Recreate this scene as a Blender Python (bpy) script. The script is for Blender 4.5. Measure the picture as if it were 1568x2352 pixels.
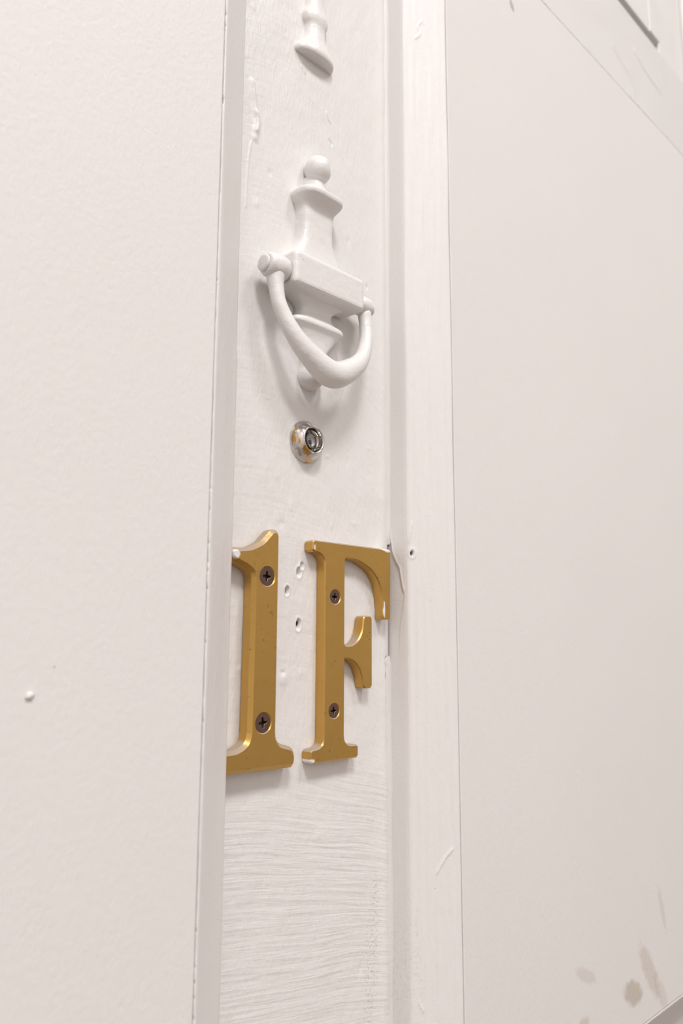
import bpy, bmesh, math, random
import numpy as np
from mathutils import Matrix, Vector

for _o in list(bpy.data.objects):
    bpy.data.objects.remove(_o, do_unlink=True)
scene = bpy.context.scene
COL = scene.collection

# ------------------------------------------------------------------ camera
IMW, IMH, FPX = 1568, 2352, 1830.0
up = Vector((53, 11000, -FPX)).normalized()
hx = Vector((1816, -314, -FPX)); hx = (hx - up * hx.dot(up)).normalized()
ny = up.cross(hx)
cam_d = bpy.data.cameras.new('camera')
cam = bpy.data.objects.new('camera', cam_d); COL.objects.link(cam)
CAM = Vector((-0.2551, -0.2750, 1.4522))
m = Matrix((hx, ny, up)).to_4x4()
m.translation = CAM
cam.matrix_world = m
cam_d.sensor_fit = 'VERTICAL'
cam_d.sensor_height = 36.0
cam_d.lens = 36.0 * FPX / IMH
cam_d.clip_start = 0.01
cam_d.dof.use_dof = True
cam_d.dof.focus_distance = 0.375
cam_d.dof.aperture_fstop = 11.0
scene.camera = cam

# ------------------------------------------------------------------ world, lamps, exposure
scene.view_settings.view_transform = 'Standard'
scene.view_settings.look = 'None'
scene.view_settings.gamma = 1.0
scene.view_settings.use_curve_mapping = False
scene.view_settings.exposure = 0.0
w = bpy.data.worlds.new('world'); scene.world = w; w.use_nodes = True
w.node_tree.nodes['Background'].inputs[0].default_value = (1.0, 0.95, 0.90, 1)
w.node_tree.nodes['Background'].inputs[1].default_value = 0.3
CEIL = 3.80
def ceiling_light(name, x, y, size, power, col):
    l = bpy.data.lights.new(name, 'AREA'); l.shape = 'DISK'; l.size = size
    l.energy = power; l.color = col
    o = bpy.data.objects.new(name, l); COL.objects.link(o)
    o.location = (x, y, CEIL - 0.06)
    return o
ceiling_light('ceiling_light', -0.95, -1.60, 0.62, 56, (1.0, 0.985, 0.985))
ceiling_light('ceiling_light', 0.55, -1.60, 0.62, 24.5, (1.0, 0.985, 0.985))

# ------------------------------------------------------------------ helpers
MM = 0.001
Z0 = 1.400            # foot of the letters

def obj(name, me, mat=None, parent=None, smooth=False):
    o = bpy.data.objects.new(name, me); COL.objects.link(o)
    if mat is not None:
        me.materials.clear(); me.materials.append(mat)
    if parent is not None:
        o.parent = parent
    if smooth:
        me.polygons.foreach_set('use_smooth', [True] * len(me.polygons))
    return o
def empty(name, loc=(0, 0, 0)):
    o = bpy.data.objects.new(name, None); COL.objects.link(o); o.location = loc
    o.empty_display_size = 0.02
    return o
def tag(o, label=None, cat=None, kind=None, group=None):
    if label: o['label'] = label
    if cat: o['category'] = cat
    if kind: o['kind'] = kind
    if group: o['group'] = group
    return o
def box_mesh(x0, x1, y0, y1, z0, z1, bev=0.0, seg=2):
    bm = bmesh.new()
    bmesh.ops.create_cube(bm, size=1.0)
    for v in bm.verts:
        v.co = Vector((x0 + (v.co.x + .5) * (x1 - x0), y0 + (v.co.y + .5) * (y1 - y0), z0 + (v.co.z + .5) * (z1 - z0)))
    if bev:
        bmesh.ops.bevel(bm, geom=list(bm.edges), offset=bev, segments=seg, profile=0.5, affect='EDGES')
    me = bpy.data.meshes.new('box'); bm.to_mesh(me); bm.free()
    return me
def grid_mesh(P, closed_u=False, cap0=False, cap1=False, flip=False):
    """P: array (nv, nu, 3) -> quad grid"""
    nv, nu = P.shape[:2]
    idx = np.arange(nv * nu).reshape(nv, nu)
    if closed_u:
        idx = np.concatenate([idx, idx[:, :1]], axis=1)
    a, b, c, d = idx[:-1, :-1], idx[:-1, 1:], idx[1:, 1:], idx[1:, :-1]
    q = np.stack([a, d, c, b] if flip else [a, b, c, d], -1).reshape(-1, 4)
    me = bpy.data.meshes.new('grid')
    faces = q.tolist()
    if cap0: faces.append(idx[0, :nu].tolist() if flip else idx[0, :nu][::-1].tolist())
    if cap1: faces.append(idx[-1, :nu][::-1].tolist() if flip else idx[-1, :nu].tolist())
    me.from_pydata(P.reshape(-1, 3).tolist(), [], faces)
    me.update()
    return me
def catmull(pts, n=6, closed=False):
    P = [np.array(p, float) for p in pts]; out = []
    N = len(P)
    rng = range(N if closed else N - 1)
    for i in rng:
        p1, p2 = P[i], P[(i + 1) % N]
        p0 = P[(i - 1) % N] if (closed or i > 0) else p1 * 2 - p2
        p3 = P[(i + 2) % N] if (closed or i + 2 < N) else p2 * 2 - p1
        for k in range(n):
            t = k / n
            out.append(.5 * (2 * p1 + (p2 - p0) * t + (2 * p0 - 5 * p1 + 4 * p2 - p3) * t * t + (3 * p1 - p0 - 3 * p2 + p3) * t ** 3))
    if not closed: out.append(P[-1])
    return np.array(out)
_rs = np.random.RandomState(7)
def noise1(n, step, seed):
    r = np.random.RandomState(seed).rand(max(4, int(n / step) + 4))
    t = np.arange(n) / step; i = t.astype(int); f = t - i; f = f * f * (3 - 2 * f)
    return r[i] * (1 - f) + r[i + 1] * f
def noise2(nz, nx, sz, sx, seed):
    R = np.random.RandomState(seed).rand(int(nz / sz) + 4, int(nx / sx) + 4)
    tz = np.arange(nz) / sz; tx = np.arange(nx) / sx
    iz = tz.astype(int); ix = tx.astype(int)
    fz = (tz - iz); fz = (fz * fz * (3 - 2 * fz))[:, None]; fx = tx - ix; fx = (fx * fx * (3 - 2 * fx))[None]
    g = lambda a, b: R[np.ix_(iz + a, ix + b)]
    return (g(0, 0) * (1 - fx) + g(0, 1) * fx) * (1 - fz) + (g(1, 0) * (1 - fx) + g(1, 1) * fx) * fz

# ------------------------------------------------------------------ materials
class NT:
    def __init__(self, name):
        self.mat = bpy.data.materials.new(name); self.mat.use_nodes = True
        self.t = self.mat.node_tree; self.n = self.t.nodes; self.l = self.t.links
        self.bsdf = self.n['Principled BSDF']
        self.pos = self.n.new('ShaderNodeNewGeometry').outputs['Position']
    def link(self, a, b): self.l.new(a, b)
    def math(self, op, a, b=None, c=None, clamp=False):
        n = self.n.new('ShaderNodeMath'); n.operation = op; n.use_clamp = clamp
        for i, v in enumerate((a, b, c)):
            if v is None: continue
            if isinstance(v, (int, float)): n.inputs[i].default_value = v
            else: self.link(v, n.inputs[i])
        return n.outputs[0]
    def vmath(self, op, a, b):
        n = self.n.new('ShaderNodeVectorMath'); n.operation = op
        for i, v in enumerate((a, b)):
            if isinstance(v, (tuple, list)): n.inputs[i].default_value = v
            else: self.link(v, n.inputs[i])
        return n
    def scaled(self, s, off=(0, 0, 0)):
        return self.vmath('ADD', self.vmath('MULTIPLY', self.pos, s).outputs[0], off).outputs[0]
    def noise(self, vec, scale, detail=2, rough=.5, dist=0.0):
        n = self.n.new('ShaderNodeTexNoise')
        self.link(vec, n.inputs['Vector'])
        n.inputs['Scale'].default_value = scale; n.inputs['Detail'].default_value = detail
        n.inputs['Roughness'].default_value = rough; n.inputs['Distortion'].default_value = dist
        return n.outputs['Fac']
    def ramp(self, v, lo, hi):
        n = self.n.new('ShaderNodeMapRange'); n.interpolation_type = 'SMOOTHSTEP'
        self.link(v, n.inputs[0]); n.inputs[1].default_value = lo; n.inputs[2].default_value = hi
        return n.outputs[0]
    def mix(self, f, a, b):
        n = self.n.new('ShaderNodeMix'); n.data_type = 'RGBA'
        if isinstance(f, (int, float)): n.inputs[0].default_value = f
        else: self.link(f, n.inputs[0])
        for i, v in ((6, a), (7, b)):
            if isinstance(v, tuple): n.inputs[i].default_value = (*v, 1) if len(v) == 3 else v
            else: self.link(v, n.inputs[i])
        return n.outputs[2]
    def fmix(self, f, a, b):
        n = self.n.new('ShaderNodeMix'); n.data_type = 'FLOAT'
        self.link(f, n.inputs[0])
        for i, v in ((2, a), (3, b)):
            if isinstance(v, (int, float)): n.inputs[i].default_value = v
            else: self.link(v, n.inputs[i])
        return n.outputs[0]
    def bump(self, h, strength, dist, prev=None):
        n = self.n.new('ShaderNodeBump'); n.inputs['Strength'].default_value = strength
        n.inputs['Distance'].default_value = dist; self.link(h, n.inputs['Height'])
        if prev is not None: self.link(prev, n.inputs['Normal'])
        return n.outputs[0]
    def blob(self, c, r, ang=0.0, edge=0.35, wob=0.5, wscale=220.0):
        """soft-edged ellipse mask in the x-z plane (c, r in metres)"""
        d = self.vmath('SUBTRACT', self.pos, (c[0], 0, c[1])).outputs[0]
        s = self.n.new('ShaderNodeSeparateXYZ'); self.link(d, s.inputs[0])
        ca, sa = math.cos(ang), math.sin(ang)
        x = self.math('ADD', self.math('MULTIPLY', s.outputs[0], ca / r[0]), self.math('MULTIPLY', s.outputs[2], sa / r[0]))
        z = self.math('ADD', self.math('MULTIPLY', s.outputs[0], -sa / r[1]), self.math('MULTIPLY', s.outputs[2], ca / r[1]))
        q = self.math('SQRT', self.math('ADD', self.math('MULTIPLY', x, x), self.math('MULTIPLY', z, z)))
        q = self.math('ADD', q, self.math('MULTIPLY', self.math('SUBTRACT', self.noise(self.pos, wscale, 3), .5), wob * 2))
        return self.math('SUBTRACT', 1.0, self.ramp(q, 1 - edge, 1 + edge))

PAINT = (0.800, 0.776, 0.760)
def specks(t, scale, r, share, seed):
    """mask of sparse dark pinholes"""
    v = t.n.new('ShaderNodeTexVoronoi'); v.voronoi_dimensions = '3D'
    t.link(t.scaled((1, 1, 1), (seed, seed * .7, 0)), v.inputs['Vector']); v.inputs['Scale'].default_value = scale
    near = t.math('SUBTRACT', 1.0, t.ramp(v.outputs['Distance'], r * .5, r))
    c = t.n.new('ShaderNodeSeparateColor'); t.link(v.outputs['Color'], c.inputs[0])
    return t.math('MULTIPLY', near, t.math('LESS_THAN', c.outputs[0], share))

def mat_panel(name, stains=()):
    t = NT(name); b = t.bsdf
    tone = t.noise(t.pos, 9.0, 3)
    col = t.mix(tone, tuple(c * .975 for c in PAINT), tuple(c * 1.02 for c in PAINT))
    col = t.mix(t.math('MULTIPLY', specks(t, 60, .035, .10, 3.1), .5), col, (.42, .37, .32))
    for c, r, a, rgb, k in stains:
        col = t.mix(t.math('MULTIPLY', t.blob(c, r, a, .3, .45), k), col, rgb)
    t.link(col, b.inputs['Base Color'])
    b.inputs['Roughness'].default_value = .5
    b.inputs['Specular IOR Level'].default_value = .35
    n1 = t.noise(t.pos, 420, 4, .55)          # roller stipple
    n2 = t.noise(t.scaled((1, 1, .45)), 1100, 2)
    nn = t.bump(n1, .24, .0006)
    nn = t.bump(n2, .28, .0003, nn)
    t.link(nn, b.inputs['Normal'])
    return t.mat

def mat_stile(name):
    t = NT(name); b = t.bsdf
    s = t.n.new('ShaderNodeSeparateXYZ'); t.link(t.pos, s.inputs[0])
    low = t.math('SUBTRACT', 1.0, t.ramp(s.outputs[2], 1.365, 1.405))      # coarse brush drags under the letters
    tone = t.noise(t.pos, 14, 3)
    col = t.mix(tone, tuple(c * .98 for c in PAINT), tuple(c * 1.02 for c in PAINT))
    col = t.mix(t.math('MULTIPLY', specks(t, 150, .060, .22, .4), .6), col, (.40, .34, .28))
    grime = t.math('MULTIPLY', t.blob((.0480, 1.308), (.0042, .034), -.10, .6, .6, 90), t.ramp(t.noise(t.pos, 700, 3), .5, .68))
    col = t.mix(t.math('MULTIPLY', grime, .36), col, (.40, .34, .28))
    t.link(col, b.inputs['Base Color'])
    b.inputs['Roughness'].default_value = .42
    b.inputs['Specular IOR Level'].default_value = .4
    # brush strokes: noise drawn out sideways, sagging a little
    warp = t.math('MULTIPLY', t.noise(t.pos, 12, 1), .010)
    sx = t.math('MULTIPLY', s.outputs[0], .06)
    arc = t.math('MULTIPLY', t.math('MULTIPLY', s.outputs[0], s.outputs[0]), t.math('MULTIPLY', t.math('SUBTRACT', s.outputs[2], 1.30), 18))
    sz = t.math('ADD', t.math('ADD', s.outputs[2], warp), t.math('ADD', arc, t.math('MULTIPLY', s.outputs[0], .20)))
    cv = t.n.new('ShaderNodeCombineXYZ'); t.link(sx, cv.inputs[0]); t.link(sz, cv.inputs[2])
    strokes = t.noise(cv.outputs[0], 400, 4, .55)
    soft = t.noise(t.scaled((1, 1, .5)), 190, 3, .5)
    fine = t.noise(t.scaled((1, 1, .35)), 700, 2)
    h = t.math('ADD', t.math('MULTIPLY', strokes, t.math('ADD', t.math('MULTIPLY', low, .8), .42)), t.math('MULTIPLY', soft, .75))
    nn = t.bump(h, .42, .0011)
    nn = t.bump(fine, .60, .0004, nn)
    nn = t.bump(t.math('MULTIPLY', grime, -1), .3, .0005, nn)
    t.link(nn, b.inputs['Normal'])
    return t.mat

def mat_moulding(name):
    t = NT(name); b = t.bsdf
    tone = t.noise(t.pos, 16, 3)
    col = t.mix(tone, tuple(c * .975 for c in PAINT), tuple(c * 1.02 for c in PAINT))
    col = t.mix(t.math('MULTIPLY', specks(t, 70, .04, .12, 1.7), .5), col, (.40, .34, .28))
    gr = t.math('MULTIPLY', t.blob((.0635, 1.30), (.0035, .028), 0, .5, .5, 120), t.ramp(t.noise(t.pos, 600, 3), .52, .68))
    col = t.mix(t.math('MULTIPLY', gr, .18), col, (.42, .35, .28))
    t.link(col, b.inputs['Base Color'])
    b.inputs['Roughness'].default_value = .45
    b.inputs['Specular IOR Level'].default_value = .4
    nn = t.bump(t.noise(t.scaled((1, 1, .35)), 330, 3), .28, .0007)
    nn = t.bump(t.noise(t.pos, 900, 3), .34, .0003, nn)
    t.link(nn, b.inputs['Normal'])
    return t.mat

def mat_cast(name):
    """thick gloss paint over cast metal"""
    t = NT(name); b = t.bsdf
    tone = t.noise(t.pos, 40, 3)
    col = t.mix(tone, tuple(c * .985 for c in PAINT), tuple(c * 1.02 for c in PAINT))
    rub = t.ramp(t.noise(t.scaled((1, 1, 1), (3, 1, 0)), 75, 4, .6), .62, .78)
    col = t.mix(t.math('MULTIPLY', rub, .22), col, (.58, .50, .40))
    col = t.mix(t.math('MULTIPLY', specks(t, 170, .07, .07, .9), .55), col, (.30, .25, .20))
    t.link(col, b.inputs['Base Color'])
    b.inputs['Roughness'].default_value = .34
    b.inputs['Specular IOR Level'].default_value = .5
    nn = t.bump(t.noise(t.pos, 260, 3, .5), .36, .0010)
    nn = t.bump(t.noise(t.pos, 1000, 3), .24, .0003, nn)
    t.link(nn, b.inputs['Normal'])
    return t.mat

def mat_plain(name, col, rough=.5, metal=0.0, bump=None):
    t = NT(name); b = t.bsdf
    tone = t.noise(t.pos, 30, 3)
    c = t.mix(tone, tuple(x * .94 for x in col), tuple(min(1, x * 1.05) for x in col))
    t.link(c, b.inputs['Base Color'])
    b.inputs['Roughness'].default_value = rough; b.inputs['Metallic'].default_value = metal
    if bump:
        t.link(t.bump(t.noise(t.pos, bump[0], 3), bump[1], bump[2]), b.inputs['Normal'])
    return t.mat

def mat_brass(name, dabs):
    """lacquered brass, dust lying on its ledges, dabs of wall paint"""
    t = NT(name); b = t.bsdf
    tone = t.noise(t.pos, 70, 4, .6)
    brass = t.mix(tone, (.555, .335, .092), (.635, .395, .122))
    tar = t.ramp(t.noise(t.pos, 420, 3, .6), .63, .72)
    brass = t.mix(t.math('MULTIPLY', tar, .30), brass, (.20, .11, .04))
    brass = t.mix(t.math('MULTIPLY', specks(t, 330, .17, .11, 2.2), .55), brass, (.16, .08, .03))
    nrm = t.n.new('ShaderNodeNewGeometry').outputs['Normal']
    s = t.n.new('ShaderNodeSeparateXYZ'); t.link(nrm, s.inputs[0])
    upf = t.math('ADD', s.outputs[2], t.math('MULTIPLY', t.math('SUBTRACT', t.noise(t.pos, 500, 3), .5), .35))
    dust = t.math('MULTIPLY', t.ramp(upf, .35, .72), .88)
    paint = None
    for c, r, a in dabs:
        k = t.blob(c, r, a, .25, .5, 420)
        paint = k if paint is None else t.math('MAXIMUM', paint, k)
    col = t.mix(dust, brass, (.40, .33, .27))
    metal = t.math('SUBTRACT', 1.0, dust)
    rough = t.fmix(dust, .40, .8)
    if paint is not None:
        col = t.mix(paint, col, PAINT)
        metal = t.math('MULTIPLY', metal, t.math('SUBTRACT', 1.0, paint))
        rough = t.fmix(paint, rough, .45)
    t.link(col, b.inputs['Base Color']); t.link(metal, b.inputs['Metallic']); t.link(rough, b.inputs['Roughness'])
    nn = t.bump(t.noise(t.scaled((1, 1, .25)), 900, 3), .10, .0003)
    t.link(nn, b.inputs['Normal'])
    return t.mat

def mat_worn_plate(name):
    """nickel over brass, plating rubbed through"""
    t = NT(name); b = t.bsdf
    k = t.ramp(t.noise(t.scaled((1, 1, 1), (.13, 0, .05)), 95, 4, .55, .4), .550, .60)
    p = t.math('MULTIPLY', t.ramp(t.noise(t.scaled((1, 1, .5), (.5, 0, 0)), 240, 4, .6), .50, .60), .55)
    col = t.mix(t.math('MULTIPLY', k, 1.0), (.60, .57, .55), (.62, .37, .09))
    col = t.mix(p, col, (.78, .74, .70))
    t.link(col, b.inputs['Base Color'])
    t.link(t.math('SUBTRACT', 1.0, p), b.inputs['Metallic'])
    t.link(t.fmix(p, .14, .5), b.inputs['Roughness'])
    t.link(t.bump(t.noise(t.pos, 700, 3), .25, .0003), b.inputs['Normal'])
    return t.mat

def mat_wood(name):
    t = NT(name); b = t.bsdf
    g = t.noise(t.scaled((.25, 4, 1)), 9, 5, .6, 1.2)
    t.link(t.mix(g, (.17, .12, .085), (.30, .22, .16)), b.inputs['Base Color'])
    b.inputs['Roughness'].default_value = .4
    return t.mat

STAINS = (((.262, 1.237), (.0125, .0068), -.40, (.40, .33, .23), .55),
          ((.266, 1.240), (.0045, .0030), -.3, (.62, .55, .42), .5),
          ((.203, 1.263), (.0120, .0036), -.45, (.46, .38, .28), .26),
          ((.287, 1.243), (.0066, .0210), .58, (.46, .36, .27), .36),
          ((.302, 1.226), (.0050, .0140), .58, (.50, .40, .31), .25),
          ((.197, 1.238), (.0070, .0040), 0, (.50, .40, .26), .4),
          ((.311, 1.276), (.0030, .0150), .3, (.50, .42, .35), .25),
          ((.158, 1.873), (.0022, .0040), .6, (.36, .31, .27), .6))
M_PANEL = mat_panel('roller_painted_panel')
M_PANEL_STAINED = mat_panel('roller_painted_panel_stained', STAINS)
M_STILE = mat_stile('brush_painted_timber')
M_MOULD = mat_moulding('painted_moulding')
M_CAST = mat_cast('gloss_painted_casting')
M_WALL = mat_plain('wall_paint', (.77, .75, .735), .6, 0, (300, .2, .0006))
M_CEIL = mat_plain('ceiling_paint', (.78, .76, .73), .7)
M_TRIM = mat_plain('trim_paint', (.82, .80, .78), .42, 0, (200, .2, .0006))
M_DARK = mat_plain('dark_void', (.02, .017, .014), .9)
M_WOOD = mat_wood('floor_boards')
M_SCREW = mat_plain('bronzed_steel', (.17, .105, .080), .34, .8, (900, .3, .0003))
M_SLOT = mat_plain('screw_slot', (.030, .018, .012), .5, .7)
M_PLATE = mat_worn_plate('worn_plating')
M_GOLD = mat_plain('polished_brass', (.66, .42, .14), .16, 1.0, (300, .1, .0004))
M_CHROME = mat_plain('bright_nickel', (.55, .53, .51), .12, 1.0)
def mat_glass():
    t = NT('lens_glass'); b = t.bsdf
    b.inputs['Transmission Weight'].default_value = 1.0
    b.inputs['Roughness'].default_value = .02; b.inputs['IOR'].default_value = 1.5
    b.inputs['Base Color'].default_value = (.95, .96, .96, 1)
    return t.mat
M_GLASS = mat_glass()

# ------------------------------------------------------------------ room shell
def struct(name, me, mat, parent=None):
    o = obj(name, me, mat, parent)
    if parent is None: o['kind'] = 'structure'
    return o
DOOR_L, DOOR_R, DOOR_T = -0.590, 0.600, 2.0445
struct('floor', box_mesh(-1.7, 2.6, -3.0, .25, -.05, 0), M_WOOD)
struct('ceiling', box_mesh(-1.7, 2.6, -3.0, .25, CEIL, CEIL + .05), M_CEIL)
struct('wall_back', box_mesh(-1.7, 2.6, -3.05, -3.0, 0, CEIL), M_WALL)
struct('wall_left', box_mesh(-1.75, -1.7, -3.0, .25, 0, CEIL), M_WALL)
struct('wall_right', box_mesh(2.6, 2.65, -3.0, .25, 0, CEIL), M_WALL)
wf = empty('wall_front'); wf['kind'] = 'structure'
obj('wall_section', box_mesh(-1.7, DOOR_L - .10, .0, .15, 0, CEIL), M_WALL, wf)
obj('wall_section', box_mesh(DOOR_R + .10, 2.6, .0, .15, 0, CEIL), M_WALL, wf)
obj('wall_section', box_mesh(DOOR_L - .10, DOOR_R + .10, .03, .15, DOOR_T + .16, CEIL), M_WALL, wf)
obj('wall_section', box_mesh(DOOR_L - .10, DOOR_R + .10, .07, .15, 0, DOOR_T + .16), M_WALL, wf)

# door frame above and beside the leaf
fr = empty('trim_1'); fr['kind'] = 'structure'
tag(fr, 'white painted door frame seen at the top right corner')
HB = 2.0600
obj('frame_head', box_mesh(-.454, .4645, .002, .068, HB, HB + .149, .0015), M_TRIM, fr)
obj('frame_bead', box_mesh(.465, .4885, .001, .068, HB, HB + .149, .0015, 2), M_TRIM, fr)
obj('frame_block', box_mesh(.489, .5560, .003, .068, DOOR_T + .0005, HB + .149, .003, 2), M_TRIM, fr)
obj('frame_bead', box_mesh(.5565, .5760, -.001, .068, DOOR_T + .0005, HB + .149, .003, 3), M_TRIM, fr)
obj('frame_block', box_mesh(.5765, DOOR_R + .10, -.004, .068, DOOR_T + .0025, HB + .149, .003, 2), M_TRIM, fr)
obj('frame_block', box_mesh(DOOR_L - .10, -.4545, -.001, .068, DOOR_T + .0025, HB + .149, .003, 2), M_TRIM, fr)
obj('frame_post', box_mesh(DOOR_R + .002, DOOR_R + .10, -.012, .068, 0, DOOR_T + .002, .004), M_TRIM, fr)
obj('frame_post', box_mesh(DOOR_L - .10, DOOR_L - .002, -.012, .068, 0, DOOR_T + .002, .004), M_TRIM, fr)

# ------------------------------------------------------------------ the door leaf
door = empty('door_1'); door['kind'] = 'structure'
tag(door, 'white painted panelled front door with a recessed centre stile')
H1, H2 = .0138, .0270                    # arris of the moulding, face of the raised panels
XL, XR = -.0517, .0613                   # edges of the recessed centre stile
MW = .0229                               # moulding width
ZT, ZB = 1.9260, 1.1925                  # outer edges of the upper panels' mouldings
ZT2, ZB2 = 1.0800, .2200                 # lower panels
OXR, OXL = .4900, -.4800                 # outer side edges of the panels
obj('core', box_mesh(DOOR_L, DOOR_R, .0045, .040, .005, DOOR_T), M_STILE, door)

# centre stile: a fine grid with the relief of the paint on it
zs = np.concatenate([np.linspace(.005, 1.20, 40, endpoint=False), np.arange(1.20, 1.93, .0006), np.linspace(1.93, DOOR_T, 24)])
GAP = .0010
xs = np.linspace(XL - .001, XR - GAP, 300)
X, Z = np.meshgrid(xs, zs)
Hh = np.zeros_like(X)
nz, nx = X.shape
Hh += (noise2(nz, nx, 35, 40, 1) - .5) * .00050 + (noise2(nz, nx, 12, 14, 2) - .5) * .00016
def gauss(cx, cz, rx, rz, h):
    global Hh
    Hh += h * np.exp(-((X - cx) / rx) ** 2 - ((Z - cz) / rz) ** 2)
def pit(cx, cz, rx, rz, depth, rim=.00025):
    """a screw hole filled over with paint: steep wall above, soft lip below"""
    global Hh
    q = np.sqrt(((X - cx) / rx) ** 2 + ((Z - cz) / rz) ** 2)
    Hh -= depth * np.clip((1.15 - q) / .35, 0, 1)
    Hh += rim * np.exp(-((q - 1.35) / .3) ** 2)
def ridge(pts, r, h):
    global Hh
    P = catmull(pts, 60); D = np.full_like(X, 1e9)
    for p in P:
        D = np.minimum(D, (X - p[0]) ** 2 + (Z - p[1]) ** 2)
    Hh += h * np.exp(-D / r ** 2)
pit(-.0009, 1.4887, .0012, .0016, .0015)
pit(-.0028, 1.4855, .0015, .0021, .0022)
pit(-.0100, 1.4765, .0013, .0019, .0026)
pit(-.0097, 1.4770, .0005, .0013, .0035, 0)
pit(-.0026, 1.4612, .0014, .0024, .0022)
pit(-.0030, 1.4622, .0007, .0011, .0130, 0)
gauss(-.0115, 1.4365, .0025, .003, .0007)
gauss(-.0115, 1.4395, .0014, .0010, -.0006)
ridge([(-.0380, 1.722), (-.0362, 1.712), (-.0345, 1.703), (-.0350, 1.697)], .0012, .0010)
ridge([(-.0345, 1.706), (-.0338, 1.700), (-.0352, 1.693)], .0017, .0009)
ridge([(-.0375, 1.690), (-.0390, 1.678), (-.0400, 1.655)], .0006, .00035)
ridge([(-.0395, 1.792), (-.0390, 1.787)], .0012, .0009)
ridge([(.0125, 1.7315), (.0140, 1.7285), (.0155, 1.7275)], .0005, .0005)
ridge([(-.0060, 1.7485), (-.0035, 1.7460)], .0005, .0005)
ridge([(-.0405, 1.768), (-.0390, 1.775)], .0005, .0004)
ridge([(.0148, 1.7165), (.0168, 1.7150)], .0006, -.0006)
for k in range(26):                                                  # little sags and blobs in the paint
    r_ = _rs.rand(4)
    gauss(XL + .01 + r_[0] * .09, 1.22 + r_[1] * .62, .0008 + r_[2] * .0016, .0008 + r_[3] * .002, (.00025 if k % 3 else -.00035))
# hairline crack where the filler has pulled away below the F
crk = (Z > 1.398) & (Z < 1.4465)
xc = .0588 + .0014 * np.sin((1.4465 - Z) * 32) + .0003 * np.sin(Z * 900)
Hh -= np.where(crk, .0012 * np.exp(-((X - xc) / .00045) ** 2), 0)
P = np.stack([X, -Hh, Z], -1)
st = obj('centre_stile', grid_mesh(P), M_STILE, door, True)

# paint fillets in the corner between stile and right moulding; it is missing beside the F
def fillet(x0, z0, z1, r, sgn, seed, fade=None):
    n = int((z1 - z0) / .002) + 2
    zz = np.linspace(z0, z1, n)
    th = np.linspace(0, 1, 7)
    R = r * (0.85 + .3 * noise1(n, 12, seed))
    if fade is not None: R = R * np.clip(.30 + .70 * np.abs(zz - fade) / .005, 0, 1)
    Pp = np.zeros((n, 7, 3))
    for j, t_ in enumerate(th):
        a = t_ * math.pi / 2
        Pp[:, j, 0] = x0 - sgn * R * (1 - math.sin(a))
        Pp[:, j, 1] = -R * (1 - math.cos(a)) + .0005 * (1 - t_)
        Pp[:, j, 2] = zz
    return grid_mesh(Pp, flip=(sgn < 0))
obj('paint_fillet', fillet(XR + .0002, 1.5045, ZT, .0030, 1, 11, 1.5045), M_MOULD, door, True)
obj('paint_fillet', fillet(XR + .0002, ZB, 1.4465, .0026, 1, 12, 1.4465), M_MOULD, door, True)
obj('paint_fillet', fillet(XL - .0002, ZB, ZT, .0022, -1, 13), M_MOULD, door, True)

# rails and side stiles, flush with the centre stile
def slab(name, x0, x1, z0, z1):
    obj(name, box_mesh(x0, x1, 0, .0044, z0, z1), M_STILE, door)
rx = np.linspace(XR - GAP + .0002, OXR, 300); rz = np.linspace(ZT, DOOR_T, 90)
X, Z = np.meshgrid(rx, rz); Hh = (noise2(90, 300, 10, 20, 61) - .5) * .0004
ridge([(.372, 1.987), (.394, 1.9797), (.408, 1.974), (.416, 1.964)], .0016, .0009)      # sags in the paint of the top rail
ridge([(.420, 2.010), (.442, 2.0025), (.464, 2.000), (.4794, 1.9973), (.4855, 1.9884)], .0018, .0009)
obj('rail', grid_mesh(np.stack([X, -Hh, Z], -1)), M_STILE, door, True)
slab('rail', OXL, XL - .0012, ZT, DOOR_T)
slab('rail', XR - GAP + .0002, OXR, ZT2, ZB)
slab('rail', OXL, XL - .0012, ZT2, ZB)
slab('rail', XR - GAP + .0002, OXR, .005, ZB2)
slab('rail', OXL, XL - .0012, .005, ZB2)
slab('side_stile', OXR + .0002, DOOR_R, .005, DOOR_T)
slab('side_stile', DOOR_L, OXL - .0002, .005, DOOR_T)

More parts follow.
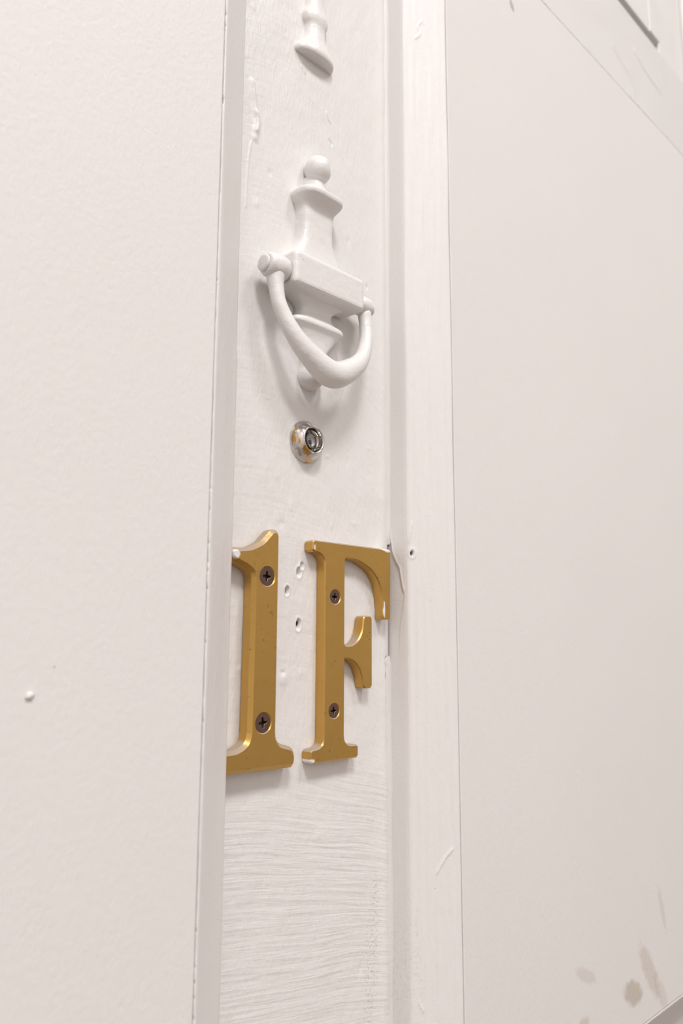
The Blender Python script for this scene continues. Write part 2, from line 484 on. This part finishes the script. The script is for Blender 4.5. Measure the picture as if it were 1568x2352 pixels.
# mouldings: riser, rounded arris, bevel up to the raised panel
prof = [(0, -.0040), (0, .004), (0, .008), (.0001, .0105), (.0005, .0122), (.0013, .0132), (.0025, .0139)]
prof += [(.0025 + (MW - .0040) * k / 12, .0139 + (H2 - .0004 - .0139) * k / 12) for k in range(1, 13)]
prof += [(MW - .0006, H2 - .0003), (MW - .0003, H2 - .0007), (MW - .0002, H2 - .004)]
prof = np.array(prof)
plen = np.concatenate([[0], np.cumsum(np.linalg.norm(np.diff(prof, axis=0), axis=1))])
def moulding(x0, x1, z0, z1, side, detail=False, seed=0, name='moulding'):
    """one side of the frame round a raised panel, mitred at both ends"""
    L = (z1 - z0) if side in 'lr' else (x1 - x0)
    n = int(L / (.0009 if detail else .012)) + 2
    t_ = np.linspace(0, 1, n)
    o_, h_ = prof[:, 0], prof[:, 1]
    a0 = (z0 if side in 'lr' else x0) + o_; a1 = (z1 if side in 'lr' else x1) - o_
    A = a0[None] * (1 - t_[:, None]) + a1[None] * t_[:, None]
    O = np.repeat(o_[None], n, 0).copy(); Hm = np.repeat(h_[None], n, 0).copy()
    if detail:
        j = noise1(n, 5, seed) * .00022 + noise1(n, 30, seed + 1) * .00022 + (noise1(n, 2, seed + 2) > .93) * .0003
        O[:, -3:] -= j[:, None] * (.25 if side == 'l' else 2.0 if side == 't' else 1.25)
        wv = (noise2(n, len(o_), 50, 6, seed + 3) - .5) * .0005
        Hm[:, 4:-4] += wv[:, 4:-4]
    if side == 'l': Pm = np.stack([x0 + O, -Hm, A], -1)
    elif side == 'r': Pm = np.stack([x1 - O, -Hm, A], -1)
    elif side == 'b': Pm = np.stack([A, -Hm, z0 + O], -1)
    else: Pm = np.stack([A, -Hm, z1 - O], -1)
    return Pm
def add_moulding(Pm, side):
    obj('moulding', grid_mesh(Pm, flip=side in 'lt'), M_MOULD, door, True)
def interp_profile(k):
    """profile resampled k times finer (for the torn paint beside the F)"""
    s = np.linspace(0, plen[-1], k)
    return np.stack([np.interp(s, plen, prof[:, 0]), np.interp(s, plen, prof[:, 1])], 1), s
_full = (prof, plen)
# right-hand upper panel, the side beside the letters: torn paint and a nail hole
prof, sl = interp_profile(128)
PR = moulding(XR, OXR, ZB, ZT, 'l', True, 21)
zz = PR[:, :, 2]; ss = np.repeat(sl[None] - .004, PR.shape[0], 0)
lip = np.interp(zz, [1.436, 1.446, 1.460, 1.478, 1.484, 1.493, 1.501, 1.513], [0, .007, .008, .0105, .009, .0065, .002, 0], left=0, right=0)
lip = lip + (noise1(PR.shape[0], 4, 41)[:, None] - .5) * .0010 * (lip > 0)
amt = np.interp(zz, [1.440, 1.476, 1.486, 1.513], [.00010, .00035, .0008, .0008])
cut = np.clip((lip - ss) / .0006, 0, 1) * amt
edge = .00035 * np.exp(-((ss - lip - .0004) / .0005) ** 2) * (amt > .0005) * (lip > .0005)
inw = np.where(ss < .013, 1.0, .5)
PR[:, :, 0] += (cut - edge) * inw; PR[:, :, 1] += (cut - edge) * (1 - inw * .6)
hq = np.sqrt(((ss - .0148) / .0013) ** 2 + ((zz - 1.4990) / .0014) ** 2)
_k = np.unravel_index(np.argmin(hq), hq.shape); HOLE_R = PR[_k].copy()
hd = np.clip((1 - hq) / .3, 0, 1) * .0007 + np.clip((.62 - hq) / .15, 0, 1) * .0100
PR[:, :, 1] += hd; PR[:, :, 0] += hd * .5
PR[:, :, 1] -= .0004 * np.exp(-((hq - 1.6) / .5) ** 2)
for pts, r_, h_ in (([(.020, 1.800), (.0225, 1.803), (.0215, 1.808), (.0240, 1.812)], .0006, .0005),      # runs and scratches
                    ([(.026, 1.3425), (.030, 1.3490), (.034, 1.3530)], .0006, .0006),
                    ([(.016, 1.285), (.018, 1.281)], .0005, .0005), ([(.013, 1.505), (.015, 1.515)], .0006, .0004)):
    D = np.full_like(zz, 1e9)
    for p in catmull(pts, 8): D = np.minimum(D, (ss - p[0]) ** 2 + (zz - p[1]) ** 2)
    PR[:, :, 1] -= h_ * np.exp(-D / r_ ** 2)
add_moulding(PR, 'l')
prof, plen = _full
add_moulding(moulding(XR, OXR, ZB, ZT, 'r'), 'r')
add_moulding(moulding(XR, OXR, ZB, ZT, 't', True, 22), 't')
add_moulding(moulding(XR, OXR, ZB, ZT, 'b', True, 23), 'b')
# left-hand upper panel
PL = moulding(OXL, XL, ZB, ZT, 'r', True, 24)
zl = PL[:, 0, 2]
thick = np.where(zl < 1.5745, .00055, 0) + .0005 * np.exp(-((zl - 1.5755) / .0016) ** 2)   # a curtain of paint on the arris
for k in range(1, 9): PL[:, k, 0] += thick * (1 if k < 7 else .4)
add_moulding(PL, 'r')
for s_ in 'ltb': add_moulding(moulding(OXL, XL, ZB, ZT, s_), s_)
for x0, x1 in ((XR, OXR), (OXL, XL)):
    for s_ in 'lrtb': add_moulding(moulding(x0, x1, ZB2, ZT2, s_), s_)

def panel(x0, x1, z0, z1, mat, blobs=()):
    g = MW + .0001
    me = box_mesh(x0 + g, x1 - g, -H2, .0040, z0 + g, z1 - g, .0005, 2)
    return obj('panel', me, mat, door)
panel(XR, OXR, ZB, ZT, M_PANEL_STAINED)
panel(OXL, XL, ZB, ZT, M_PANEL)
panel(XR, OXR, ZB2, ZT2, M_PANEL)
panel(OXL, XL, ZB2, ZT2, M_PANEL)
# near-black beads: bare wood plus painted-in shade of two old nail holes
for hp, hr in (((-.0023, .0018, 1.4619), .0010), ((HOLE_R[0] + .0006, HOLE_R[1] + .0013, HOLE_R[2]), .0009)):
    bm = bmesh.new(); bmesh.ops.create_icosphere(bm, subdivisions=2, radius=hr)
    me = bpy.data.meshes.new('hole'); bm.to_mesh(me); bm.free()
    o = obj('nail_hole_dark', me, M_DARK, door, True); o.location = hp; o.scale = (.85, .6, 1.15)
# a fleck of dried paint on the left panel
bm = bmesh.new(); bmesh.ops.create_icosphere(bm, subdivisions=2, radius=.0014)
for v in bm.verts:
    v.co = Vector((v.co.x * 1.0 + .0003 * math.sin(v.co.z * 4000), v.co.y * .55, v.co.z * .85 + v.co.x * .2))
me = bpy.data.meshes.new('fleck'); bm.to_mesh(me); bm.free()
o = obj('paint_fleck', me, M_CAST, door, True); o.location = (-.1409, -H2 - .0004, 1.4360)

# ------------------------------------------------------------------ brass letters
def curve_mesh(loops, extrude, bevel, res=2, offset=None):
    cu = bpy.data.curves.new('outline', 'CURVE'); cu.dimensions = '2D'; cu.fill_mode = 'BOTH'
    for L in loops:
        sp = cu.splines.new('POLY'); sp.points.add(len(L) - 1)
        for p, q in zip(sp.points, L): p.co = (q[0], q[1], 0, 1)
        sp.use_cyclic_u = True
    cu.extrude = extrude; cu.bevel_depth = bevel; cu.bevel_resolution = res
    cu.offset = -bevel * .55 if offset is None else offset
    o = bpy.data.objects.new('tmp', cu); COL.objects.link(o)
    dg = bpy.context.evaluated_depsgraph_get()
    me = bpy.data.meshes.new_from_object(o.evaluated_get(dg))
    bpy.data.objects.remove(o, do_unlink=True); bpy.data.curves.remove(cu)
    me.transform(Matrix.Rotation(math.pi / 2, 4, 'X'))
    return me
def outline(spec, sc=1.0, dx=0.0):
    out = []
    for s in spec:
        if isinstance(s, list): out += [tuple(p) for p in catmull(s, 5)]
        else: out.append(s)
    return [((a * sc + dx) * MM, ((b - 52.2) * sc + 52.2) * MM) for a, b in out]
def circle(cx, cz, r, n=40):
    return [(cx + r * math.cos(2 * math.pi * k / n), cz + r * math.sin(2 * math.pi * k / n)) for k in range(n)]
def smooth_by_angle(me, deg):
    bm = bmesh.new(); bm.from_mesh(me)
    bmesh.ops.remove_doubles(bm, verts=bm.verts, dist=1e-6)
    for f in bm.faces: f.smooth = True
    for e in bm.edges:
        if len(e.link_faces) == 2 and e.calc_face_angle(0) > math.radians(deg): e.smooth = False
    bm.to_mesh(me); bm.free()
def screw_mesh(r):
    """countersunk head with a cross recess"""
    a, b = r * .60, r * .17
    c = r * .27
    cross = [(b, c), (b, a), (-b, a), (-b, c), (-c, b), (-a, b), (-a, -b), (-c, -b), (-b, -c), (-b, -a), (b, -a), (b, -c), (c, -b), (a, -b), (a, b), (c, b)]
    return curve_mesh([circle(0, 0, r), cross], .0006, .00025, 1, 0.0)
def letter(name, label, spec, screws, dabs, bevel, THK, sc, dx):
    root = empty(name, (0, 0, 0)); tag(root, label, 'letter' if name != 'number_sign' else 'number')
    loops = [outline(spec, sc, dx)] + [circle(x, z, r) for x, z, r, a in screws]
    me = curve_mesh(loops, THK / 2 - bevel, bevel, 0, -.18 * bevel)
    smooth_by_angle(me, 30)
    mat = mat_brass('brass_' + name, dabs)
    pl = obj('plate', me, mat, root); pl.location = (0, -THK / 2, Z0)
    for x, z, r, a in screws:
        s = obj('screw', screw_mesh(r * .95), M_SCREW, root)
        s.matrix_world = Matrix.Translation((x, -THK + .0012, Z0 + z)) @ Matrix.Rotation(a, 4, 'Y')
        s['label'] = 'dark cross-head screw'
        bm = bmesh.new()
        bmesh.ops.create_cone(bm, cap_ends=True, segments=32, radius1=r * .86, radius2=r * .45, depth=THK - .0034)
        me2 = bpy.data.meshes.new('shank'); bm.to_mesh(me2); bm.free()
        me2.transform(Matrix.Rotation(-math.pi / 2, 4, 'X') @ Matrix.Identity(4))
        k = obj('recess_floor', me2, M_SLOT, s)
        k.matrix_local = Matrix.Translation((0, .0006 + (THK - .0034) / 2, 0))
    return root
SPEC_F = [(0, 96.2), (0, 99.4), (.6, 100), (54.0, 100), (54.5, 99.5), (53.9, 65.8), (53.4, 65.3), (49.7, 65.3),
          [(49.3, 66), (49.2, 71), (48.3, 77.5), (46, 83.5), (41.5, 88.5), (36, 91.5), (30, 93.5), (23.5, 94.0), (21.4, 93.6), (20.8, 92)],
          [(20.7, 54), (20.9, 52.2), (22.2, 51.3), (24.5, 51.3), (27.5, 52), (31, 54.4), (33.6, 58.6), (34.5, 63.4), (34.9, 65.2), (35.8, 65.8)],
          (39.3, 65.8), (40.2, 64.9), (40.2, 32.7), (39.3, 31.7),
          [(35.6, 31.7), (34.7, 32.5), (34.1, 35.5), (33, 38.5), (30.9, 42), (27.3, 44.8), (23.4, 46.0), (20.8, 46)],
          [(20.7, 10.5), (21.3, 7.6), (23.3, 5.7), (26.0, 5.1)], (29.4, 5.1), (30.2, 4.3), (30.2, .7), (29.5, 0),
          (.6, 0), (0, .6), (0, 4.4), (.7, 5), [(2.6, 5.1), (5.0, 5.6), (6.9, 6.8), (7.8, 8.6), (8.0, 11.5)],
          [(8, 89.8), (7.6, 91.8), (6, 93.9), (3.4, 95.1), (.8, 95.4)]]
SPEC_1 = [(-25.2, 101.1), [(-24.2, 101.6), (-22.7, 101.3), (-22, 100.0)],
          [(-22, 14.5), (-21.5, 11.4), (-19.7, 9.0), (-17.2, 7.9), (-13.6, 6.9), (-11.8, 5.7), (-10.9, 3.7), (-10.9, 1.5), (-11.8, .4)],
          (-49.6, .9), (-50.3, 1.7), (-50.3, 6.6), (-49.5, 7.4),
          [(-46, 7.4), (-42.1, 7.8), (-38.2, 9.5), (-36, 11.8), (-35, 15.5)],
          [(-34.4, 80.8), (-35.6, 83.8), (-39.3, 86.1), (-43.6, 87.7), (-46.4, 88.8)], (-46.9, 89.6), (-46.9, 91.0), (-46.2, 91.6),
          [(-43, 91.7), (-39.5, 92.2), (-36.1, 93.1), (-30.9, 95.6), (-27.9, 98.4), (-25.6, 100.7)]]
letter('number_sign', 'brass number 1 with two large screws, left of the letter F', SPEC_1,
       ((-.0286, .0815, .0043, .05), (-.0292, .0192, .0043, -.1)),
       (((-.0460, Z0 + .0900), (.0018, .0020), 0),), .0017, .0080, .9963, -.55)
letter('letter_sign', 'brass capital letter F screwed beside the brass number 1', SPEC_F,
       ((.0154, .0746, .0036, .08), (.0151, .0217, .0036, -.05)),
       (((.0520, Z0 + .1004), (.0036, .0010), -.15), ((.0507, Z0 + .0700), (.0006, .0042), 0), ((.0010, Z0 + .0000), (.0020, .0012), .3),
        ((.0016, Z0 + .0972), (.0005, .0014), 0)), .0006, .0062, 1.004, .85)

# ------------------------------------------------------------------ lofted castings
def loft(cx, secs, nu=40, sub=4, cap0=True, cap1=True, back=.0006):
    """secs: (z, half width, depth, squareness), bottom to top, in mm above the letters' foot"""
    S = catmull(secs, sub)
    S[:, 1:3] = np.maximum(S[:, 1:3], .15)
    th = np.linspace(0, math.pi, nu)
    Pp = np.zeros((len(S), nu, 3))
    for i, (z, hw, d, n) in enumerate(S):
        c, s = np.cos(th), np.sin(th)
        x = hw * np.sign(c) * np.abs(c) ** (2 / n)
        y = -d * np.abs(s) ** (2 / n)
        Pp[i, :, 0] = cx + x * MM; Pp[i, :, 1] = y * MM + back; Pp[i, :, 2] = Z0 + z * MM
    return grid_mesh(Pp, closed_u=True, cap0=cap0, cap1=cap1, flip=True)
KX = .0018
kn = empty('door_knocker', (KX, 0, Z0 + .226))
tag(kn, 'white painted door knocker with a hanging ring, above the peephole', 'door knocker')
def kpart(name, me, parent=None, smooth=True, mat=None):
    o = obj(name, me, mat or M_CAST, None, smooth)
    o.parent = parent or kn
    base = kn.location if parent is None else Vector(kn.location)
    o.matrix_parent_inverse = Matrix.Translation(-kn.location)
    return o
kpart('upper_plate', loft(KX, [(228, 22.5, 9.5, 6), (234, 22, 9.2, 6), (237, 20.5, 9, 6), (240, 17.6, 8.7, 6), (243.5, 14.4, 8.5, 6), (247.5, 11.9, 8.3, 6),
      (252, 10.5, 8.2, 6), (258, 10.1, 8.2, 6), (263, 10.2, 8.4, 7), (266.4, 10.4, 8.6, 7), (268.6, 11.0, 9.4, 6), (270.4, 12.4, 11.2, 5), (271.6, 13.2, 13.2, 4.6), (272.8, 13.8, 14.2, 4.4), (274.8, 13.8, 14.3, 4.2), (276.3, 12.6, 12.8, 3.8), (277.6, 10.2, 11, 3.2), (278.8, 8.0, 9.8, 2.8), (280.4, 6.3, 9, 2.4), (282, 5.4, 8.8, 2.2), (286, 5.2, 8.6, 2.2)]))
bm = bmesh.new(); bmesh.ops.create_uvsphere(bm, u_segments=36, v_segments=24, radius=.0070)
for v in bm.verts:
    # a dent and a fold in the thick paint of the ball
    d_ = (v.co - Vector((.0045, -.0050, .0015))).length
    f_ = 1 - .20 * math.exp(-(d_ / .0022) ** 2)
    e_ = abs(v.co.x * .75 + v.co.z * .75 - .0056)
    f_ += .08 * math.exp(-(e_ / .0008) ** 2) * (1 if v.co.y < 0 else 0)
    v.co = v.co * f_; v.co.z *= 1.05
me = bpy.data.meshes.new('ball'); bm.to_mesh(me); bm.free()
me.transform(Matrix.Translation((KX, -.0052, Z0 + .2905)))
kpart('finial', me)
kpart('crossbar', box_mesh(KX - .0243, KX + .0238, -.0164, .0005, Z0 + .2183, Z0 + .2357, .0026, 4), smooth=False)
smooth_by_angle(kn.children[-1].data, 40)
kpart('lower_plate', loft(KX, [(174.6, .4, 1, 2), (175.2, 2.6, 4.6, 2), (177, 5.4, 7.4, 2.1), (179.5, 7.0, 8.8, 2.1), (182.5, 7.2, 8.8, 2.1), (185.5, 6.4, 7.6, 2.4),
      (189, 6.6, 6.8, 3), (194, 8.4, 6.9, 4), (198, 11.2, 7.4, 5), (201, 13.4, 8.2, 5), (203.4, 15.4, 9.2, 5), (205, 17.2, 10.6, 5), (206.8, 17.2, 10.6, 5),
      (207.9, 16.0, 9.8, 5), (209, 12.8, 8.6, 5), (212, 10.6, 7.6, 6), (214.5, 10.8, 7.8, 6), (216.5, 12.8, 8.8, 6), (218.5, 16.8, 10.6, 6), (221, 19, 11.5, 6)]))
# ring
ring_pts = [(-29.2, -10, 225, 4.6, 4.6), (-29.4, -10.3, 220.5, 4.4, 4.4), (-29.4, -11, 215, 3.6, 3.6), (-28.0, -12.4, 205.5, 3.5, 3.5), (-21.6, -14.8, 193.5, 4.0, 4.3), (-11.4, -16, 184.8, 5.2, 5.6),
            (1.6, -16.4, 179.4, 6.4, 6.6), (14.4, -16, 184.8, 5.2, 5.6), (24.2, -14.8, 193.5, 4.0, 4.2), (30.2, -12.4, 205.5, 3.5, 3.5), (31.6, -11, 214, 3.4, 3.4), (31.6, -10, 221.5, 3.6, 3.6)]
R_ = catmull(ring_pts, 7)
nu = 24; Pp = np.zeros((len(R_), nu, 3))
for i in range(len(R_)):
    p = R_[i, :3]; tv = R_[min(i + 1, len(R_) - 1), :3] - R_[max(i - 1, 0), :3]; tv /= np.linalg.norm(tv)
    nrm = np.array([0, -1.0, 0]); nrm -= tv * nrm.dot(tv); nrm /= np.linalg.norm(nrm)
    bn = np.cross(tv, nrm)
    for j in range(nu):
        a = 2 * math.pi * j / nu
        Pp[i, j] = (p + nrm * math.cos(a) * R_[i, 3] + bn * math.sin(a) * R_[i, 4])
Pp *= MM; Pp[:, :, 2] += Z0
ring = kpart('ring', grid_mesh(Pp, closed_u=True, cap0=True, cap1=True, flip=True))
def lathe_x(prof_, y, z):
    """profile (x mm, r mm) turned about an axis along x"""
    n = 28; Q = np.zeros((len(prof_), n, 3))
    for i, (x, r) in enumerate(prof_):
        for j in range(n):
            a = 2 * math.pi * j / n
            Q[i, j] = (x * MM, y + r * MM * math.cos(a), z + r * MM * math.sin(a))
    return grid_mesh(Q, closed_u=True, cap0=True, cap1=True, flip=True)
def ring_part(name, me):
    o = obj(name, me, M_CAST, None, True); o.parent = ring
    smooth_by_angle(me, 50)
    return o
ring_part('pivot_barrel', lathe_x([(-35.3, 3.9), (-35.0, 4.7), (-34.2, 5.4), (-33, 5.8), (-29, 6.1), (-26, 6.0), (-24.2, 5.6), (-23.4, 5.0)], -.0100, Z0 + .2252))
ring_part('pivot_barrel', lathe_x([(26.6, 4.6), (27.4, 5.0), (29.4, 5.1), (33.4, 5.0), (34.6, 4.6), (35.2, 3.8)], -.0095, Z0 + .2250))
pin = kpart('pivot_pin', lathe_x([(-36.4, 3.0), (-36.1, 3.9), (-35.6, 4.2), (-35.5, 4.0), (-35.5, 2.0), (-22.0, 2.0)], -.0092, Z0 + .2254))
pin2 = kpart('pivot_pin', lathe_x([(25.0, 2.0), (35.5, 2.0), (35.5, 3.8), (36.4, 4.0), (37.0, 3.2)], -.0092, Z0 + .2250))
for p_ in (pin, pin2): smooth_by_angle(p_.data, 50)

# fitting cut by the top edge: a stem that flares to a bell at its foot
bf = empty('door_fitting', (.0025, 0, Z0 + .355))
tag(bf, 'white painted metal fitting with flared foot, at the top above the door knocker', 'fitting')
def fpart(name, me):
    o = obj(name, me, M_CAST, None, True); o.parent = bf
    o.matrix_parent_inverse = Matrix.Translation(-bf.location)
    smooth_by_angle(me, 55)
fpart('foot', loft(.0025, [(355.4, 12.6, 6.2, 2.2), (355.9, 13.3, 6.9, 2.2), (357.2, 13.7, 7.4, 2.2), (359, 13.2, 7.4, 2.2), (361.5, 11.0, 6.9, 2.3), (364.5, 8.6, 6.3, 2.4),
      (368, 7.0, 5.8, 2.5), (372, 6.3, 5.5, 2.6)], cap1=False))
fpart('stem', loft(.0025, [(372, 6.3, 5.5, 2.6), (374.5, 6.6, 5.6, 2.6), (377, 8.0, 6.1, 2.6), (379.5, 8.5, 6.3, 2.6), (382, 7.8, 6.0, 2.6), (386, 6.2, 5.5, 2.8), (393, 5.4, 5.2, 3),
      (404, 5.2, 5.2, 3), (430, 5.4, 5.2, 3), (440, 8.2, 6.2, 2.6), (446, 7.0, 6, 2.4), (452, 8.5, 7, 2.2), (458, 6.5, 5.5, 2.1), (462, .5, .8, 2)], cap0=False))

# ------------------------------------------------------------------ peephole
ph = empty('peephole', (.0004, 0, Z0 + .1488))
tag(ph, 'small round peephole with worn plated rim, between knocker and brass letters', 'peephole')
def lathe_y(prof_, n=48, flip=False, cap0=False, cap1=False, ecc=0.0):
    Q = np.zeros((len(prof_), n, 3))
    for i, (r, h) in enumerate(prof_):
        for j in range(n):
            a = 2 * math.pi * j / n
            Q[i, j] = (r * MM * math.cos(a), -h * MM, r * MM * math.sin(a))
    return grid_mesh(Q, closed_u=True, cap0=cap0, cap1=cap1, flip=flip)
obj('flange', lathe_y([(10.4, -.4), (10.4, .5), (10.2, 1.2), (9.7, 2.0), (9.0, 3.2), (8.0, 4.7), (7.3, 5.6), (7.05, 5.85)]), M_PLATE, ph, True)
rim = obj('rim', lathe_y([(7.05, 5.8), (6.95, 6.15), (6.7, 6.35), (6.3, 6.35), (6.0, 6.1), (5.85, 5.7)]), M_PLATE, ph, True)
obj('inner_barrel', lathe_y([(5.9, 5.75), (5.5, 4.6), (5.3, 3.4), (4.9, 3.2), (4.8, 2.4), (3.9, 2.3), (3.7, 1.0), (2.6, .8), (2.4, .2)], cap1=False), M_CHROME, ph, True)
obj('back_cap', lathe_y([(5.6, -.1), (2.5, .15), (.1, .15)], cap1=True), M_DARK, ph, True)
lens = [(5.25 * math.sin(a), 2.2 + 2.0 * math.cos(a)) for a in np.linspace(math.pi / 2, .02, 12)]
lens_b = [(.1, 2.0), (5.2, 2.0)]
obj('lens', lathe_y(lens_b + lens, cap0=True, cap1=True), M_GLASS, ph, True)
